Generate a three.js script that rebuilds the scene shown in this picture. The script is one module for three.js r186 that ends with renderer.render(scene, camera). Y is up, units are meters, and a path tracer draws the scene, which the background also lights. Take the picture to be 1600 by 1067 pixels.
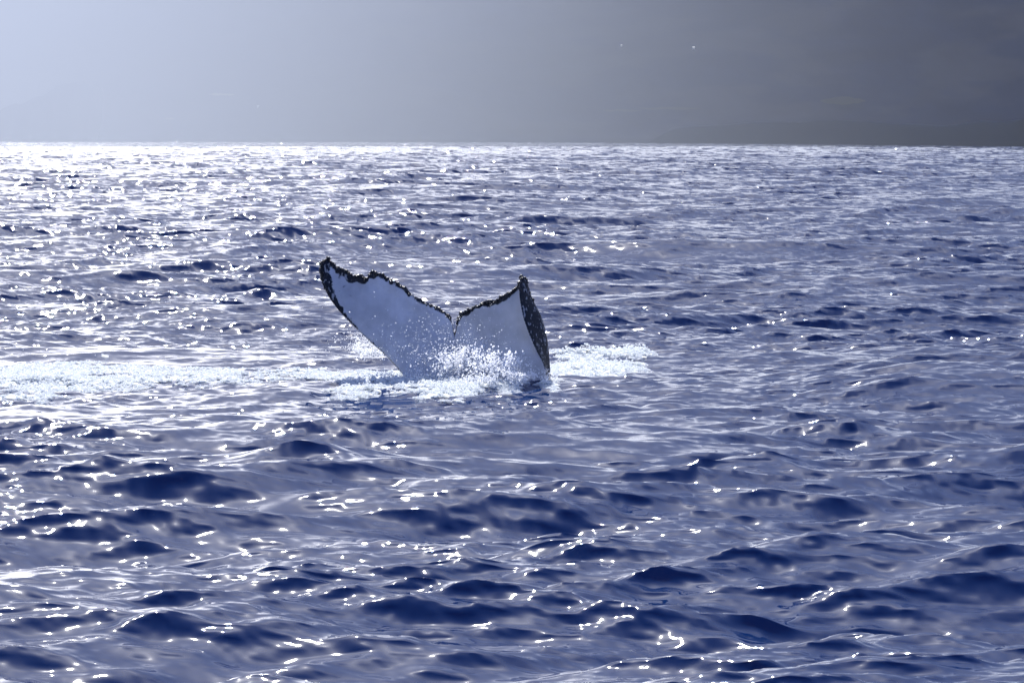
import * as THREE from 'three';
import { mergeGeometries } from 'three/addons/utils/BufferGeometryUtils.js';

// ---------------------------------------------------------------- camera, sky, sun, exposure
const EYE = 3.4, FPX = 8250, PITCH = Math.atan((533.5 - 221) / FPX);      // eye height in metres, focal length in photo pixels
const camera = new THREE.PerspectiveCamera(2 * Math.atan(533.5 / FPX) * 180 / Math.PI, 1600 / 1067, 1, 200000);
camera.position.set(0, EYE, 0);
camera.rotation.set(-PITCH, 0, 0);
camera.filmGauge = 36;
camera.focus = 76;
camera.userData.fStop = 20;
camera.updateMatrixWorld(true);

const scene = new THREE.Scene();
const SUN_AZ = -7.5 * Math.PI / 180, SUN_EL = 46 * Math.PI / 180;
const sunDir = new THREE.Vector3(Math.sin(SUN_AZ) * Math.cos(SUN_EL), Math.sin(SUN_EL), -Math.cos(SUN_AZ) * Math.cos(SUN_EL));
{
  // clear hazy sky: blue, paler to the horizon, with the wide pale aureole of the sun
  const W = 1024, H = 512, d = new Float32Array(W * H * 4);
  for (let j = 0; j < H; j++) {
    const el = ((j + 0.5) / H - 0.5) * Math.PI, y = Math.sin(el), c = Math.cos(el);
    const t = 1 - Math.exp(-Math.max(el, 0) / 0.1);
    for (let i = 0; i < W; i++) {
      const a = ((i + 0.5) / W - 0.5) * 2 * Math.PI;
      const dot = c * Math.cos(a) * sunDir.x + y * sunDir.y + c * Math.sin(a) * sunDir.z;
      const g = Math.acos(Math.min(1, Math.max(-1, dot))) * 180 / Math.PI;
      let az = Math.abs(Math.atan2(c * Math.cos(a), -c * Math.sin(a)) - SUN_AZ) * 180 / Math.PI; if (az > 180) az = 360 - az;
      const glow = 2.6 * Math.exp(-g / 7) + 0.35 * Math.exp(-g / 13) + 9.0 * Math.exp(-az / 5) * Math.exp(-Math.max(el, 0) / 0.17);   // aureole, and the bright haze low under the sun
      const k = (j * W + i) * 4;
      const deep = 0.5 - 0.5 * Math.cos(Math.PI * Math.min(1, Math.max(0, (g - 35) / 75)));          // the blue deepens away from the sun
      d[k] = 0.30 + (0.02 + 0.05 * deep - 0.30) * t + glow;
      d[k + 1] = 0.31 + (0.045 + 0.12 * deep - 0.31) * t + glow * 0.97;
      d[k + 2] = 0.34 + (0.14 + 0.44 * deep - 0.34) * t + glow * 0.97;
      d[k + 3] = 1;
    }
  }
  const tex = new THREE.DataTexture(d, W, H, THREE.RGBAFormat, THREE.FloatType);
  tex.mapping = THREE.EquirectangularReflectionMapping;
  tex.magFilter = THREE.LinearFilter; tex.minFilter = THREE.LinearFilter;
  tex.needsUpdate = true;
  scene.background = tex; scene.environment = tex;
}
const sun = new THREE.DirectionalLight(new THREE.Color(1, 0.965, 0.925), 5);
sun.position.copy(sunDir).multiplyScalar(120).add(new THREE.Vector3(0, 0, -76));
sun.target.position.set(0, 0, -76);
sun.castShadow = true; sun.shadow.mapSize.set(2048, 2048);
Object.assign(sun.shadow.camera, { left: -30, right: 30, top: 30, bottom: -30, near: 1, far: 300 });
scene.add(sun, sun.target);
scene.fog = new THREE.FogExp2(new THREE.Color(0.81, 0.895, 1.0), 3.5e-5);      // sea haze: the far coast fades into it

const renderer = new THREE.WebGLRenderer({ antialias: true });
renderer.toneMapping = THREE.LinearToneMapping;
renderer.toneMappingExposure = 1.85;
renderer.shadowMap.enabled = true;

// ---------------------------------------------------------------- helpers
function mulberry(a) { return () => { a |= 0; a = a + 0x6D2B79F5 | 0; let t = Math.imul(a ^ a >>> 15, 1 | a); t = t + Math.imul(t ^ t >>> 7, 61 | t) ^ t; return ((t ^ t >>> 14) >>> 0) / 4294967296; }; }
const rnd = mulberry(20417);
const gauss = (r = rnd) => Math.sqrt(-2 * Math.log(r() + 1e-9)) * Math.cos(6.28318 * r());
const clamp = (x, a = 0, b = 1) => Math.min(b, Math.max(a, x));
const smooth = (a, b, x) => { const t = clamp((x - a) / (b - a)); return t * t * (3 - 2 * t); };
const lerp = (a, b, t) => a + (b - a) * t;
const hash3 = (x, y, z) => { let h = Math.imul(x, 374761393) + Math.imul(y, 668265263) + Math.imul(z, 2147483647 ^ 0x5bd1e995) | 0; h = Math.imul(h ^ h >>> 13, 1274126177); return ((h ^ h >>> 16) >>> 0) / 4294967296; };
function noise(x, y, z = 0) {
  const X = Math.floor(x), Y = Math.floor(y), Z = Math.floor(z), f = (t) => t * t * (3 - 2 * t), u = f(x - X), v = f(y - Y), w = f(z - Z);
  const L = (k) => lerp(lerp(hash3(X, Y, Z + k), hash3(X + 1, Y, Z + k), u), lerp(hash3(X, Y + 1, Z + k), hash3(X + 1, Y + 1, Z + k), u), v);
  return lerp(L(0), L(1), w);
}
const fbm = (x, y, z = 0, n = 4) => { let s = 0, a = 0.5, t = 0; for (let i = 0; i < n; i++) { s += a * noise(x, y, z + i * 7.3); t += a; a *= 0.5; x *= 2.03; y *= 2.03; z *= 2.03; } return s / t; };
// the point at a given distance ahead that is seen at a photo pixel: used to measure the real positions of things
function at(px, py, dist) {
  const v = new THREE.Vector3((px - 800) / FPX, (533.5 - py) / FPX, -1).applyAxisAngle(new THREE.Vector3(1, 0, 0), -PITCH);
  return v.multiplyScalar(dist / -v.z).add(camera.position);
}
const seaAt = (px, py) => { const v = at(px, py, 1).sub(camera.position); return v.multiplyScalar(-EYE / v.y).add(camera.position); };
function add(o, label, category, extra = {}) {
  o.castShadow = o.receiveShadow = true;
  o.traverse((c) => { c.castShadow = c.receiveShadow = true; });
  o.userData = { ...o.userData, label, category, ...extra };
  scene.add(o); return o;
}

// ---------------------------------------------------------------- the sea
const TAB = 8192, SIN = new Float32Array(TAB + TAB / 4 + 2);
for (let i = 0; i < SIN.length; i++) SIN[i] = Math.sin(i / TAB * 2 * Math.PI);
const waves = [];
{
  const r = mulberry(77);
  const octaves = [[42, 14, 9, 0.045], [14, 7.5, 10, 0.070], [7.5, 4, 14, 0.066], [4, 2.1, 22, 0.074], [2.1, 1.1, 30, 0.092], [1.1, 0.58, 42, 0.116], [0.58, 0.3, 48, 0.102], [0.3, 0.15, 48, 0.072], [0.15, 0.085, 32, 0.038]];
  for (const [hi, lo, n, slope] of octaves) for (let i = 0; i < n; i++) {
    const L = hi * Math.pow(lo / hi, (i + r()) / n), k = 2 * Math.PI / L;
    const spread = lerp(0.36, 0.5, smooth(5, 0.6, L)), dir = 0.12 + gauss(r) * spread;    // travel direction against the line of sight
    const s = slope * Math.SQRT2 / Math.sqrt(n) * (0.6 + 0.8 * r());
    waves.push({ L, k, kx: Math.sin(dir) * k, kz: Math.cos(dir) * k, a: s / k, p: r() * TAB, ux: Math.sin(dir), uz: Math.cos(dir) });
  }
}
const NW = waves.length, TK = TAB / (2 * Math.PI);
// single larger waves that stand out, as long low ridges: photo position of the crest, half length, half depth, height, turn
const ridges = [[1500, 775, 2.0, 0.75, 0.32, 0.06], [470, 800, 0.75, 0.42, 0.16, -0.1], [60, 622, 1.4, 0.8, 0.14, -0.15], [445, 606, 0.75, 0.6, 0.15, 0.05], [690, 708, 0.9, 0.5, 0.15, -0.08],
  [800, 690, 1.3, 0.6, 0.13, -0.12], [930, 880, 0.8, 0.4, 0.12, -0.06], [320, 880, 1.7, 0.45, 0.12, 0.03], [480, 1012, 0.7, 0.35, 0.11, -0.1], [330, 395, 2.4, 1.6, 0.28, 0.05], [830, 285, 7, 5, 0.5, 0.0], [900, 488, 1.0, 0.9, 0.14, 0]]
  .map(([px, py, len, dep, h, turn]) => { const q = seaAt(px, py); return { x: q.x, z: q.z, len, dep: dep * 1.4, h, c: Math.cos(turn), s: Math.sin(turn) }; });
const out = { x: 0, y: 0, z: 0, nx: 0, ny: 1, nz: 0 };
const CHOP = 0.85;
function sea(x, z, spacing) {
  let h = 0, dx = 0, dz = 0, sx = 0, sz = 0, xx = 0, zz = 0, xz = 0;
  const calm = 1 - 0.7 * Math.exp(-(((z + 79) / 11) ** 4)) * smooth(-13, -8, x) * smooth(6, 3.4, x);   // the diving whale flattens the water round it
  const gust = (0.55 + 0.9 * noise(x * 0.16 + 31, z * 0.07 + 9)), gust2 = 0.5 + 1.0 * noise(x * 0.5 + 3, z * 0.22 + 77);
  for (let i = 0; i < NW; i++) {
    const w = waves[i];
    const keep = w.L / spacing;
    const f = ((w.kx * x + w.kz * z) * TK + w.p) % TAB, ph = (f < 0 ? f + TAB : f) | 0;
    const sn = SIN[ph], cs = SIN[ph + (TAB >> 2)];
    const a = w.a * (w.L < 0.6 ? gust2 * gust : w.L < 2.1 ? gust * (0.4 + 0.6 * calm) : calm);
    if (keep > 0.7) {
      const q = keep > 1.2 ? a : a * (keep - 0.7) / 0.5;
      h += q * cs; dx -= CHOP * w.ux * q * sn; dz -= CHOP * w.uz * q * sn;
    }
    const ak = a * cs * CHOP;
    sx -= w.kx * a * sn; sz -= w.kz * a * sn;
    xx += w.kx * w.ux * ak; zz += w.kz * w.uz * ak; xz += w.kx * w.uz * ak;
  }
  for (const r of ridges) {
    const ex = x - r.x, ez = z - r.z;
    if (Math.abs(ex) > 4 * r.len || Math.abs(ez) > 6 * r.dep) continue;
    const u = (ex * r.c + ez * r.s) / r.len, v = (-ex * r.s + ez * r.c) / r.dep;
    const e = r.h * Math.exp(-u * u - v * v) * (0.5 + 0.9 * noise(x * 0.9 + 7, z * 0.5));
    h += e; const gu = -2 * u * e / r.len, gv = -2 * v * e / r.dep;
    sx += gu * r.c - gv * r.s; sz += gu * r.s + gv * r.c;
  }
  // tangents along x and z, their cross product is the normal
  const ax = Math.max(0.25, 1 - xx), bz = Math.max(0.25, 1 - zz);
  let nx = -(sx * bz + xz * sz), ny = ax * bz - xz * xz, nz = -(sz * ax + xz * sx);
  const l = 1 / Math.hypot(nx, ny, nz);
  out.x = x + dx; out.y = h; out.z = z + dz; out.nx = nx * l; out.ny = ny * l; out.nz = nz * l;
  return out;
}
function seaHeight(x, z) { let a = x, b = z; for (let i = 0; i < 3; i++) { const o = sea(a, b, 0.08); a += x - o.x; b += z - o.z; } return sea(a, b, 0.08).y - LEVEL; }
// still water level at the whale: the long swell is set so that the sea stands at its mean there
const LEVEL = (() => { const q = seaAt(700, 590); let h = 0; for (let i = 0; i < 60; i++) h += sea(q.x + (i % 10 - 5) * 0.5, q.z + (i / 10 - 3) * 0.9, 2.2).y / 60; return h + 0.07; })();
function seaSheet(rows, dense, wing) {
  const tans = [], IN = Math.tan(6.9 * Math.PI / 180);
  for (let i = 0; i <= dense; i++) tans.push(-IN + 2 * IN * i / dense);
  for (let i = 1; i <= wing; i++) { const t = IN * Math.pow(13, i / wing) + 0.0003 * i; tans.push(t); tans.unshift(-t); }
  const C = tans.length, R = rows.length, P = new Float32Array(C * R * 3), N = new Float32Array(C * R * 3);
  let q = 0;
  for (let j = 0; j < R; j++) {
    const z = -rows[j], step = rows[Math.min(R - 1, j + 1)] - rows[Math.max(0, j - 1)];
    for (let i = 0; i < C; i++) {
      const x = tans[i] * (rows[j] + 6);
      const wide = (tans[Math.min(C - 1, i + 1)] - tans[Math.max(0, i - 1)]) * rows[j];
      const o = sea(x, z, Math.max(step / 2, wide / 2));
      P[q] = o.x; N[q++] = o.nx; P[q] = o.y - LEVEL; N[q++] = o.ny; P[q] = o.z; N[q++] = o.nz;
    }
  }
  const idx = new Uint32Array((C - 1) * (R - 1) * 6); q = 0;
  for (let j = 0; j < R - 1; j++) for (let i = 0; i < C - 1; i++) {
    const a = j * C + i, b = a + 1, c = a + C, e = c + 1;
    idx[q++] = a; idx[q++] = b; idx[q++] = c; idx[q++] = b; idx[q++] = e; idx[q++] = c;
  }
  const g = new THREE.BufferGeometry();
  g.setAttribute('position', new THREE.BufferAttribute(P, 3)); g.setAttribute('normal', new THREE.BufferAttribute(N, 3)); g.setIndex(new THREE.BufferAttribute(idx, 1));
  console.log('sea sheet', R, C, idx.length / 3);
  return g;
}
{
  const near = [], far = [];
  for (let d = 24; d < 112; d += Math.min(0.13, 4.7e-5 * d * d)) near.push(d);
  for (let d = near[near.length - 1] - 0.4; d < 130000; d += d < 1500 ? Math.max(0.13, 0.00145 * d) : d < 3500 ? 0.003 * d : d < 9000 ? 0.008 * d : 0.05 * d) far.push(d);
  const m = new THREE.MeshPhysicalMaterial({ color: new THREE.Color().setRGB(0.002, 0.017, 0.076), roughness: 0.04, ior: 1.333 });
  const water = new THREE.Group(); water.name = 'sea';
  const n = new THREE.Mesh(seaSheet(near, 700, 20), m); n.name = 'near_water';
  const f = new THREE.Mesh(seaSheet(far, 300, 14), m); f.name = 'far_water'; f.position.y = -0.01;
  water.add(n, f);
  add(water, 'choppy deep blue sea reaching out to the hazy coast', 'sea', { kind: 'structure' });
}

// ---------------------------------------------------------------- the far coast: a mountain front that runs away from us to the left
const coastKeys = [[-1600, 92000], [-700, 86000], [0, 70000], [400, 40000], [800, 19400], [1200, 8000], [1600, 3600], [2200, 2500], [4500, 2300], [9000, 2300]];
function coast(px) {
  let i = 0; while (i < coastKeys.length - 2 && px > coastKeys[i + 1][0]) i++;
  const g = (n) => Math.log(coastKeys[clamp(n, 0, coastKeys.length - 1)][1]), t = clamp((px - coastKeys[i][0]) / (coastKeys[i + 1][0] - coastKeys[i][0]));
  const p0 = g(i - 1), p1 = g(i), p2 = g(i + 1), p3 = g(i + 2);
  return Math.exp(0.5 * (2 * p1 + (p2 - p0) * t + (2 * p0 - 5 * p1 + 4 * p2 - p3) * t * t + (3 * p1 - p0 - 3 * p2 + p3) * t * t * t));
}
// a point of the mountain side: across, and how far up it (0 shore, 1 crest)
function slope(px, t) {
  const d = coast(px), top = Math.min(2260, 0.0305 * d + 40) * (0.98 + 0.05 * fbm(px * 0.004, 3)), run = top * 2.4;
  const rough = (fbm(px * 0.012, t * 3.0, 5, 5) - 0.5), gully = Math.abs(fbm(px * 0.03, t * 1.5, 11, 4) - 0.5);
  const dist = d + run * t + top * 0.5 * rough - top * 0.5 * gully * t;
  const h = top * (0.12 * t + 0.88 * Math.pow(t, 1.12)) + top * 0.035 * rough * smooth(0, 0.15, t) - 6 * (1 - smooth(0, 0.03, t));
  const tx = (px - 800) / FPX;
  return new THREE.Vector3(tx * dist, h, -dist);
}
{
  const pxs = []; for (let p = -1600; p < 1750; p += 7) pxs.push(p); for (let p = 1750; p < 9000; p += 60) pxs.push(p);
  const T = 70, C = pxs.length, P = [], col = [], idx = [];
  for (let j = 0; j <= T; j++) for (let i = 0; i < C; i++) {
    const t = j / T, v = slope(pxs[i], t); P.push(v.x, v.y, v.z);
    const f = fbm(pxs[i] * 0.02, t * 14, 2, 4), dry = smooth(0.5, 0.68, fbm(pxs[i] * 0.008 + 9, t * 10, 8, 4));
    col.push(lerp(0.004, 0.017, dry) * (0.5 + 1.0 * f), lerp(0.009, 0.020, dry) * (0.5 + 1.0 * f), lerp(0.036, 0.040, dry) * (0.7 + 0.6 * f));
  }
  for (let j = 0; j < T; j++) for (let i = 0; i < C - 1; i++) { const a = j * C + i; idx.push(a, a + 1, a + C, a + 1, a + C + 1, a + C); }
  const g = new THREE.BufferGeometry();
  g.setAttribute('position', new THREE.Float32BufferAttribute(P, 3)); g.setAttribute('color', new THREE.Float32BufferAttribute(col, 3)); g.setIndex(idx); g.computeVertexNormals();
  const land = new THREE.Mesh(g, new THREE.MeshPhysicalMaterial({ vertexColors: true, roughness: 1, specularIntensity: 0 })); land.name = 'mountain_coast';
  add(land, 'long mountain coast fading into haze behind the sea', 'mountain', { kind: 'structure' });
}

// lower hills in front of the mountain: [photo x, photo y] of the skyline, and how far off
function hills(name, line, dist, label, seed) {
  const P = [], idx = [], N = 120, M = 14;
  for (let j = 0; j <= M; j++) for (let i = 0; i <= N; i++) {
    const px = lerp(line[0][0], line[line.length - 1][0], i / N); let k = 0; while (k < line.length - 2 && px > line[k + 1][0]) k++;
    const f = (px - line[k][0]) / (line[k + 1][0] - line[k][0]), py = lerp(line[k][1], line[k + 1][1], f * f * (3 - 2 * f));
    const d = dist(px), top = Math.max(2, at(px, py, d).y), a = j / M * Math.PI, n = fbm(px * 0.05, j * 0.4, seed, 4) - 0.5;
    P.push((px - 800) / FPX * d, top * Math.sin(a) * (1 + 0.16 * n) - 3, -(d - Math.cos(a) * (top * 2.2 + 20)));
  }
  for (let j = 0; j < M; j++) for (let i = 0; i < N; i++) { const a = j * (N + 1) + i; idx.push(a, a + 1, a + N + 1, a + 1, a + N + 2, a + N + 1); }
  const g = new THREE.BufferGeometry(); g.setAttribute('position', new THREE.Float32BufferAttribute(P, 3)); g.setIndex(idx); g.computeVertexNormals();
  const m = new THREE.Mesh(g, new THREE.MeshPhysicalMaterial({ color: new THREE.Color().setRGB(0.005, 0.010, 0.026), roughness: 1, specularIntensity: 0 })); m.name = name;
  add(m, label, 'hill', { kind: 'structure' });
}
hills('headland', [[-60, 205], [30, 163], [60, 150], [100, 133], [125, 128], [150, 132], [180, 145], [225, 151], [300, 158], [380, 185], [430, 222]], () => 60000, 'faint rounded headland in the bright haze', 3);
hills('foothills', [[1000, 222], [1060, 197], [1130, 192], [1200, 188], [1260, 186], [1330, 184], [1400, 188], [1480, 190], [1550, 183], [1620, 179], [1800, 175], [2000, 222]], (px) => coast(px) * 0.975, 'low dark foothills along the foot of the mountain', 5);

// ---------------------------------------------------------------- the whale's tail
const D0 = 76;
const skinDark = new THREE.Color().setRGB(0.010, 0.011, 0.014);
function curve(points) {      // [px, py, metres towards us] -> evenly smoothed curve in space
  const c = new THREE.CatmullRomCurve3(points.map(([px, py, z]) => at(px, py, D0 - z)), false, 'centripetal');
  c.arcLengthDivisions = 400; return c;
}
const TEL = curve([[711, 524, 0.1], [706, 508, 0.09], [701, 496, 0.06], [690.5, 487, 0.03], [677, 479, 0], [664, 473, -0.02], [651, 465.5, -0.05], [638, 459, -0.08], [630, 450, -0.1], [619.6, 441, -0.12], [604, 437, -0.14], [593, 430, -0.16], [578, 429, -0.18], [571, 436, -0.2], [562, 432, -0.22], [548.7, 433, -0.25], [541, 425, -0.27], [530, 422.5, -0.29], [520, 411.5, -0.32], [512, 404.5, -0.34], [507.5, 404, -0.35]]);
const LEL = curve([[711, 722, 0.2], [680, 668, 0.2], [655, 622, 0.18], [630, 586, 0.12], [602, 554.5, 0.03], [578, 533, -0.03], [557, 513, -0.08], [533, 489, -0.14], [513.5, 463, -0.2], [503, 440, -0.26], [500.5, 422, -0.31], [501.5, 411, -0.34], [505.5, 404.5, -0.35]]);
const TER = curve([[711, 524, 0.1], [714, 505, 0.14], [719, 494.5, 0.2], [732.5, 485, 0.3], [748, 477.5, 0.42], [766.6, 473.5, 0.55], [785, 465, 0.7], [801, 456, 0.82], [809, 449, 0.9], [812, 440, 0.95], [815, 431, 0.98]]);
const LER = curve([[711, 722, 0.2], [770, 712, 0.55], [826, 676, 0.95], [850, 630, 1.2], [854, 596, 1.28], [850, 571, 1.32], [840, 550.6, 1.36], [829.6, 527, 1.38], [819, 498, 1.36], [813, 469, 1.28], [811.5, 450, 1.18], [813, 440, 1.1], [815.5, 432, 1.02]]);
const BUR = curve([[711, 728, 0.0], [775, 718, 0.2], [834, 682, 0.55], [858, 632, 0.85], [860, 600, 0.95], [859.5, 576, 1.0], [857.5, 548, 1.02], [853.5, 521.7, 1.03], [846.5, 496, 1.02], [836, 474.5, 1.0], [827.5, 454.5, 0.98], [824, 440, 0.98], [818.5, 432, 0.99]]);
const NS = 181, NV = 120;     // stations across, points round each section
const toward = new THREE.Vector3(0, 0, 1);
function section(a, right) {  // closed section from the trailing edge over the white underside to the leading edge and back over the dark upper side
  const te = (right ? TER : TEL).getPointAt(a), le = (right ? LER : LEL).getPointAt(a);
  const chord = te.distanceTo(le), th = clamp(0.05 + 0.085 * chord, 0.05, 0.2) * lerp(1, 0.75, a);
  const mixp = (f, z) => te.clone().lerp(le, f).addScaledVector(toward, z);
  const e = 0.024;
  let pts;
  if (right) {
    const bu = BUR.getPointAt(a);
    pts = [te.clone().addScaledVector(toward, e), mixp(0.25, th * 0.22), mixp(0.5, th * 0.3), mixp(0.78, th * 0.22), le.clone(), le.clone().lerp(bu, 0.5).addScaledVector(toward, 0.04), bu.clone(), te.clone().lerp(bu, 0.6).addScaledVector(toward, -0.12 * Math.min(1, chord)), te.clone().lerp(bu, 0.3).addScaledVector(toward, -0.08 * Math.min(1, chord)), te.clone().addScaledVector(toward, -e)];
  } else {
    pts = [te.clone().addScaledVector(toward, e), mixp(0.2, th * 0.2), mixp(0.5, th * 0.34), mixp(0.8, th * 0.34), le.clone().addScaledVector(toward, th * 0.12), le.clone().addScaledVector(toward, -th * 0.3), mixp(0.8, -th * 0.62), mixp(0.5, -th * 0.6), mixp(0.25, -th * 0.35), te.clone().addScaledVector(toward, -e)];
  }
  return new THREE.CatmullRomCurve3(pts, true, 'centripetal');
}
const whale = new THREE.Group(); whale.name = 'whale';
const base = at(705, 590, D0); base.y = 0;
whale.position.copy(base);
const tailPts = [];           // NS stations of NV points
{
  for (let s = 0; s < NS; s++) {
    const k = (s / (NS - 1)) * 2 - 1, a = Math.min(0.995, Math.abs(k)), right = k > 0;
    const c = section(a, right), row = [];
    if (Math.abs(k) < 0.06) {           // blend the two halves over the middle
      const l = section(a, false), r = section(a, true), f = smooth(-0.06, 0.06, k);
      for (let v = 0; v < NV; v++) row.push(l.getPoint(v / NV).lerp(r.getPoint(v / NV), f));
    } else for (let v = 0; v < NV; v++) row.push(c.getPoint(v / NV));
    tailPts.push(row);
  }
  // close each half's trailing edge: the notch stays an open cut because the two edges run apart from it
  const P = [], UV = [], idx = [];
  for (let s = 0; s < NS; s++) for (let v = 0; v <= NV; v++) {
    const p = tailPts[s][v % NV];
    const edge = Math.min(v, NV - v) / NV;   // 0 at the trailing edge
    const lump = smooth(0.05, 0.0, edge);
    const n1 = fbm(p.x * 9, p.y * 9, p.z * 9, 3) - 0.5, n2 = noise(p.x * 26, p.y * 26, p.z * 26) - 0.5;
    const up = lump * (0.05 * n1 + 0.045 * n2);
    P.push(p.x - base.x + up * 0.3, p.y + up, p.z - base.z + (0.006 * n1 + lump * 0.02 * n2));
    UV.push(s / (NS - 1), v / NV);
  }
  const W = NV + 1;
  for (let s = 0; s < NS - 1; s++) for (let v = 0; v < NV; v++) { const a = s * W + v, b = a + 1, c = a + W, d = c + 1; idx.push(a, b, c, b, d, c); }
  for (const s of [0, NS - 1]) for (let v = 1; v < NV - 1; v++) s ? idx.push(s * W, s * W + v, s * W + v + 1) : idx.push(0, v + 1, v);
  const g = new THREE.BufferGeometry();
  g.setAttribute('position', new THREE.Float32BufferAttribute(P, 3)); g.setAttribute('uv', new THREE.Float32BufferAttribute(UV, 2)); g.setIndex(idx); g.computeVertexNormals();
  // pigment: white underside, black upper side, ragged black margins, pale barnacle scars
  const TW = 1024, TH = 1024, data = new Uint8Array(TW * TH * 4), rough = new Uint8Array(TW * TH * 4);
  const vr = mulberry(5), spots = [];
  const p = new THREE.Vector3();
  for (let j = 0; j < TH; j++) for (let i = 0; i < TW; i++) {
    const u = i / (TW - 1), v = j / TH, sf = u * (NS - 1), s0 = Math.min(NS - 2, sf | 0), ft = sf - s0, vf = v * NV, v0 = vf | 0, fv = vf - v0;
    const A = tailPts[s0][v0 % NV], B = tailPts[s0 + 1][v0 % NV], C = tailPts[s0][(v0 + 1) % NV];
    p.copy(A).addScaledVector(B, ft).addScaledVector(A, -ft).addScaledVector(C, fv).addScaledVector(A, -fv);
    const right = u > 0.5, row = tailPts[s0], te = row[0], leI = right ? Math.round(NV * 0.4) : Math.round(NV * 0.4);
    const k = Math.abs(u * 2 - 1);
    const ragged = fbm(p.x * 16, p.y * 16, p.z * 16, 3) - 0.5, coarse = fbm(p.x * 5 + 4, p.y * 5, p.z * 5, 3) - 0.5;
    const dTe = p.distanceTo(te), dLe = p.distanceTo(row[leI]);
    let dark = 0;
    const under = v < 0.4;
    if (!under) dark = right ? 1 : (v < 0.5 ? smooth(0.3, 0.9, k + ragged * 0.6 + (v - 0.4) * 3) : 1);
    else {
      dark = Math.max(dark, smooth(0.008, -0.008, dTe - ((0.034 + 0.026 * k) * (0.6 + 1.6 * (coarse + 0.3)) + 0.06 * ragged)));
      const wLe = right ? 0.012 + 0.03 * k * k : 0.012 + 0.15 * smooth(0.62, 0.97, k) ;
      dark = Math.max(dark, smooth(0.01, -0.01, dLe - (wLe + (right ? 0.03 : 0.10 * smooth(0.3, 0.9, k)) * (ragged + 0.4 * coarse))));
      if (!right && k > 0.72) dark = Math.max(dark, smooth(0.14, 0.24, ragged) * smooth(0.45, 0.1, dLe) * 0.85);   // blotches near the tip
    }
    // pale scars on the black
    let scar = 0;
    if (dark > 0.5) { const n = 0.6 * noise(p.x * 34, p.y * 17, p.z * 34) + 0.4 * noise(p.x * 70 + 3, p.y * 40, p.z * 70); scar = smooth(0.62, 0.72, n) * ((!under && right && v < 0.62) || (!right && k > 0.8) ? 0.75 : 0.12); }
    const streak = fbm(p.x * 22, p.y * 3.5, 3, 3), smudge = fbm(p.x * 3.1, p.y * 3.1, 7, 4), fine = noise(p.x * 70, p.y * 70, p.z * 70);
    const w = 0.52 * (0.92 + 0.10 * streak) * (0.66 + 0.6 * smudge) * (0.9 + 0.2 * fbm(p.x * 11, p.y * 11, 21, 3)) * (0.96 + 0.06 * fine);
    const scr = smooth(0.965, 0.985, noise(p.x * 6 + p.y * 9, p.y * 60 - p.x * 50, 4)) * 0.12;
    const lin = [0.94 * w + scr, 0.96 * w + scr, 1.0 * w + scr], blk = [0.006, 0.008, 0.013], pal = [0.34, 0.35, 0.37];
    for (let c = 0; c < 3; c++) {
      const x = lerp(lerp(lin[c], blk[c], dark), pal[c], scar);
      data[(j * TW + i) * 4 + c] = 255 * clamp(x <= 0.0031308 ? 12.92 * x : 1.055 * Math.pow(x, 1 / 2.4) - 0.055);
    }
    data[(j * TW + i) * 4 + 3] = 255;
  }
  const tex = new THREE.DataTexture(data, TW, TH, THREE.RGBAFormat); tex.colorSpace = THREE.SRGBColorSpace; tex.magFilter = THREE.LinearFilter; tex.minFilter = THREE.LinearFilter; tex.needsUpdate = true;
  const m = new THREE.MeshPhysicalMaterial({ map: tex, roughness: 0.42, specularIntensity: 0.4, clearcoat: 0.06, clearcoatRoughness: 0.12, ior: 1.4 });
  const tail = new THREE.Mesh(g, m); tail.name = 'tail_fluke'; tail.userData.label = 'white underside and ragged black margins of the raised tail';
  whale.add(tail);
  // crusty knobs along the trailing edge and the tips
  const lump = new THREE.IcosahedronGeometry(1, 1), parts = [], r = mulberry(91), mm = new THREE.Matrix4(), qq = new THREE.Quaternion();
  const put = (q, size) => {
    qq.setFromEuler(new THREE.Euler(r() * 6, r() * 6, r() * 6)); mm.compose(q.clone().sub(base), qq, new THREE.Vector3(size * (0.8 + 0.5 * r()), size * (0.7 + 0.5 * r()), size * (0.8 + 0.5 * r())));
    parts.push(lump.clone().applyMatrix4(mm));
  };
  for (let i = 0; i < 430; i++) {
    const right = r() < 0.4, c = right ? TER : TEL, a = 0.09 + 0.9 * r();
    const n = noise(a * 26, right ? 5 : 9);
    const q = c.getPointAt(a); q.y += (n - 0.45) * 0.06 + gauss(r) * 0.008; q.x += gauss(r) * 0.008; q.z += gauss(r) * 0.022;
    put(q, 0.010 + 0.018 * r() * (0.6 + n));
  }
  for (let i = 0; i < 90; i++) { const a = 0.86 + 0.135 * r(), q = LEL.getPointAt(a); q.x += gauss(r) * 0.012 + 0.015; q.z += 0.03 + gauss(r) * 0.02; put(q, 0.009 + 0.014 * r()); }
  for (let i = 0; i < 60; i++) { const a = 0.9 + 0.095 * r(), q = LER.getPointAt(a).lerp(BUR.getPointAt(a), r()); q.x += gauss(r) * 0.008; put(q, 0.009 + 0.013 * r()); }
  const crust = new THREE.Mesh(mergeGeometries(parts), new THREE.MeshPhysicalMaterial({ color: skinDark, roughness: 0.2, specularIntensity: 0.7 }));
  crust.name = 'knobbly_edge_crust'; crust.userData.kind = 'stuff'; crust.userData.label = 'wet black knobs along the torn trailing edge';
  whale.add(crust);
  add(whale, 'humpback whale tail raised out of the water, white below with black edges', 'whale');
}

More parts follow.
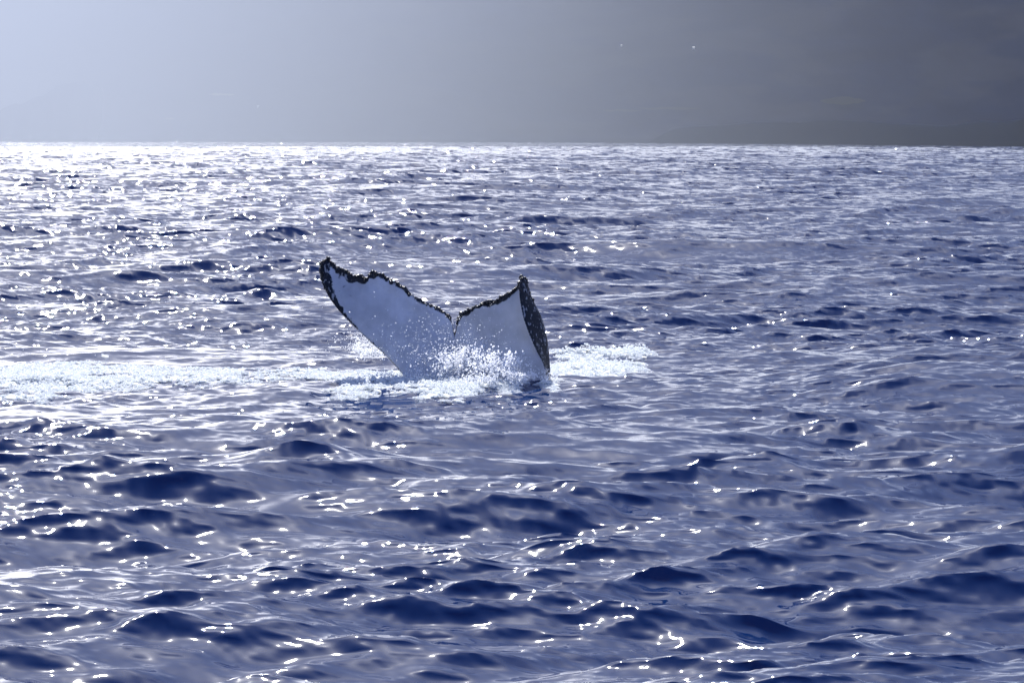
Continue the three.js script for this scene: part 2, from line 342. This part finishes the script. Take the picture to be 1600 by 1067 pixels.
// ---------------------------------------------------------------- foam and spray
const foamMat = new THREE.MeshPhysicalMaterial({ color: new THREE.Color().setRGB(0.9, 0.92, 0.92), roughness: 1, transmission: 0.85, thickness: 0, ior: 1.333 });
const sprayMat = new THREE.MeshPhysicalMaterial({ color: new THREE.Color().setRGB(0.96, 0.97, 0.98), roughness: 0.9, transmission: 0.85, thickness: 0, ior: 1.333 });
const bead = new THREE.IcosahedronGeometry(1, 1);
function drops(name, list, mat, label, category) {
  const m = new THREE.InstancedMesh(bead, mat, list.length), M = new THREE.Matrix4(), q = new THREE.Quaternion(), e = new THREE.Euler(), r = mulberry(list.length), S = new THREE.Vector3(), V = new THREE.Vector3();
  list.forEach(([x, y, z, s, flat = 0.8], i) => {
    q.setFromEuler(e.set(r() * 0.8 - 0.4, r() * 6.28, r() * 0.8 - 0.4)); S.set(s * (0.7 + 0.7 * r()), s * flat * (0.7 + 0.5 * r()), s * (0.7 + 0.7 * r()));
    m.setMatrixAt(i, M.compose(V.set(x, y, z), q, S));
  });
  m.name = name; add(m, label, category, { kind: 'stuff' }); return m;
}
// white water lies where the photograph has it; [photo px range, py range, amount, clump height]
function foamField(name, boxes, label, seed) {
  const r = mulberry(seed), list = [];
  for (const [x0, x1, topL, topR, botL, botR, count, pile, cover] of boxes) {
    let n = 0, tries = 0;
    while (n < count && tries++ < count * 14) {
      const px = lerp(x0, x1, r()), f = (px - x0) / (x1 - x0), v = r(), py = lerp(lerp(topL, topR, f), lerp(botL, botR, f), v);
      const q = seaAt(px, py + 16 * (fbm(px * 0.03, py * 0.05, seed, 3) - 0.5));
      const big = fbm(q.x * 0.9, q.z * 0.8, seed, 3), streak = fbm(q.x * 1.6 + 5, q.z * 2.6, seed + 3, 3), fine = fbm(q.x * 7, q.z * 5, seed + 8, 2);
      const edge = Math.min(1, 4 * v, 4 * (1 - v), 6 * f, 6 * (1 - f));
      const dens = 0.36 * big + 0.3 * streak + 0.34 * fine - (1 - edge) * 0.3;
      if (dens < 1 - cover + 0.06 * (r() - 0.5)) continue;
      const heap = (0.02 + Math.max(0, dens - (1 - cover)) * 3.0) * pile;
      const y = seaHeight(q.x, q.z);
      if (r() < 0.36) list.push([q.x, y + heap * 0.5 * r(), q.z, 0.02 + 0.045 * r(), 0.16]);                       // thick creamy cover
      else list.push([q.x, y + heap * (0.3 + Math.pow(r(), 1.5)) + 0.01, q.z, 0.006 + 0.02 * r() * r(), 0.8]);   // froth on top of it
      n++;
    }
  }
  return drops(name, list, foamMat, label, 'foam');
}
foamField('wake_foam', [
  [-90, 170, 541, 541, 614, 608, 27200, 0.10, 0.600],
  [90, 430, 541, 546, 612, 604, 23800, 0.09, 0.518],
  [360, 610, 546, 550, 598, 594, 11900, 0.08, 0.513],
  [500, 770, 572, 572, 612, 604, 10200, 0.12, 0.538],
  [630, 810, 590, 580, 620, 598, 7650, 0.12, 0.568],
  [770, 885, 576, 576, 606, 602, 5000, 0.10, 0.56],
], 'bright white churned foam trailing off beside the whale tail', 11);
foamField('churned_foam', [[840, 1030, 522, 532, 584, 566, 24000, 0.14, 0.60]], 'patch of white foam behind the black edge of the tail', 23);
{
  const r = mulberry(404), list = [];
  const burst = (px, py, dist, n, spreadX, up, size, lean = 0) => {
    for (let i = 0; i < n; i++) {
      const o = at(px + spreadX * gauss(r), py, dist + 0.15 * gauss(r)), vx = gauss(r) * 0.7 + lean, vz = gauss(r) * 0.4, vy = up * (0.45 + 0.6 * r());
      const y0 = Math.max(0, o.y), steps = 26 + (r() * 30 | 0), T = vy / 9.81 * 2, t0 = r() * 0.25, t1 = t0 + 0.25 + 0.5 * r(), s = size * (0.5 + r());
      for (let k = 0; k < steps; k++) {
        const t = T * lerp(t0, t1, k / steps), j = 0.012 + 0.05 * k / steps;
        list.push([o.x + vx * t + gauss(r) * j, y0 + vy * t - 4.9 * t * t + gauss(r) * j, o.z + vz * t + gauss(r) * j, s * (0.25 + 0.4 * r() + 0.8 * Math.pow(r(), 5)), 0.7 + 0.9 * r()]);
      }
    }
  };
  burst(730, 588, D0 - 0.8, 52, 26, 3.0, 0.011);
  burst(775, 590, D0 - 1.5, 40, 12, 2.6, 0.011);
  burst(700, 586, D0 - 0.6, 40, 16, 2.6, 0.009, -0.2);
  burst(590, 560, D0 + 0.8, 40, 14, 2.6, 0.008, -0.3);
  burst(830, 592, D0 - 1.8, 34, 18, 1.5, 0.008); burst(760, 596, D0 - 1.9, 18, 30, 1.2, 0.009);
  burst(640, 590, D0 - 0.9, 10, 26, 1.1, 0.009);
  for (let i = 0; i < 900; i++) { const o = at(700 + 62 * gauss(r), 566 - Math.abs(gauss(r)) * 38, D0 - 0.9 + 0.4 * gauss(r)); list.push([o.x, o.y, o.z, 0.003 + 0.006 * r() * r(), 1]); }
  for (let i = 0; i < 700; i++) { const o = at(588 + 26 * gauss(r), 548 - Math.abs(gauss(r)) * 14, D0 + 0.5 + 0.3 * gauss(r)); list.push([o.x, o.y, o.z, 0.003 + 0.006 * r() * r(), 1]); }
  drops('splash_spray', list.filter((p) => p[1] > -0.1), sprayMat, 'white spray and droplets thrown up in front of the tail', 'splash');
}

// ---------------------------------------------------------------- small things on the mountain side
function onSlope(px, py) {   // the point of the mountain side behind a photo position
  let lo = 0, hi = 1;
  for (let i = 0; i < 40; i++) { const t = (lo + hi) / 2, v = slope(px, t), q = at(px, py, -v.z); v.y < q.y ? lo = t : hi = t; }
  return slope(px, lo);
}
const wallM = new THREE.MeshStandardMaterial({ color: new THREE.Color().setRGB(0.6, 0.58, 0.54), roughness: 0.8 }), roofM = new THREE.MeshStandardMaterial({ color: new THREE.Color().setRGB(0.55, 0.55, 0.52), roughness: 0.7 });
[[404, 168, 24, 'pale house low on the hazy slope, above the glittering water'], [972, 73, 8, 'small pale house standing high on the slope'], [1085, 77, 8, 'brighter white house high on the slope, beside a thin pale terrace']].forEach(([px, py, w, label], i) => {
  const p = onSlope(px, py), h = new THREE.Group(); h.name = 'hillside_house' + (i ? '_00' + i : ''); h.position.copy(p);
  const b = new THREE.BoxGeometry(w, w * 0.5, w * 0.7); b.translate(0, w * 0.25, 0);
  const wall = new THREE.Mesh(b, wallM); wall.name = 'wall';
  const sh = new THREE.Shape([new THREE.Vector2(-w * 0.4, 0), new THREE.Vector2(w * 0.4, 0), new THREE.Vector2(0, w * 0.16)]);
  const rg = new THREE.ExtrudeGeometry(sh, { depth: w * 1.1, bevelEnabled: false }); rg.rotateY(Math.PI / 2); rg.translate(-w * 0.55, w * 0.5, 0);
  const roof = new THREE.Mesh(rg, roofM); roof.name = 'roof';
  h.add(wall, roof); add(h, label, 'house', { group: 'houses on the mountain side' });
});
const fieldM = new THREE.MeshPhysicalMaterial({ color: new THREE.Color().setRGB(0.22, 0.21, 0.13), roughness: 1, specularIntensity: 0 }), clearingM = new THREE.MeshPhysicalMaterial({ color: new THREE.Color().setRGB(0.030, 0.033, 0.036), roughness: 1, specularIntensity: 0 });
[[325, 366, 146, 149.5, fieldM, 'long pale field on the far slope in the bright haze'], [258, 272, 184, 186.5, fieldM, 'small pale field close above the far shore'], [1000, 1095, 167.5, 171.5, clearingM, 'long pale strip of open ground low on the mountain'], [942, 1004, 171, 174.5, clearingM, 'shorter pale strip of open ground low on the mountain'], [1282, 1352, 152, 163, clearingM, 'broad pale clearing above the dark foothills']].forEach(([x0, x1, y0, y1, m, label], n) => {
  const A = 24, B = 4, P = [], idx = [];
  for (let j = 0; j <= B; j++) for (let i = 0; i <= A; i++) {
    const f = i / A, w = Math.pow(Math.sin(Math.PI * clamp(f, 0.02, 0.98)), 0.5) * (0.5 + fbm(i * 0.35, n, 3, 2)), mid = (y0 + y1) / 2 + 2 * (fbm(i * 0.2, n + 5, 1, 2) - 0.5), p = onSlope(lerp(x0, x1, f), mid + (0.5 - j / B) * (y1 - y0) * w);
    p.multiplyScalar(0.994); P.push(p.x, p.y + 0.021, p.z);
  }
  for (let j = 0; j < B; j++) for (let i = 0; i < A; i++) { const a = j * (A + 1) + i; idx.push(a, a + 1, a + A + 1, a + 1, a + A + 2, a + A + 1); }
  const g = new THREE.BufferGeometry(); g.setAttribute('position', new THREE.Float32BufferAttribute(P, 3)); g.setIndex(idx); g.computeVertexNormals();
  const o = new THREE.Mesh(g, m); o.name = 'hillside_field' + (n ? '_00' + n : ''); add(o, label, 'field', { kind: 'structure' });
});
renderer.render(scene, camera);
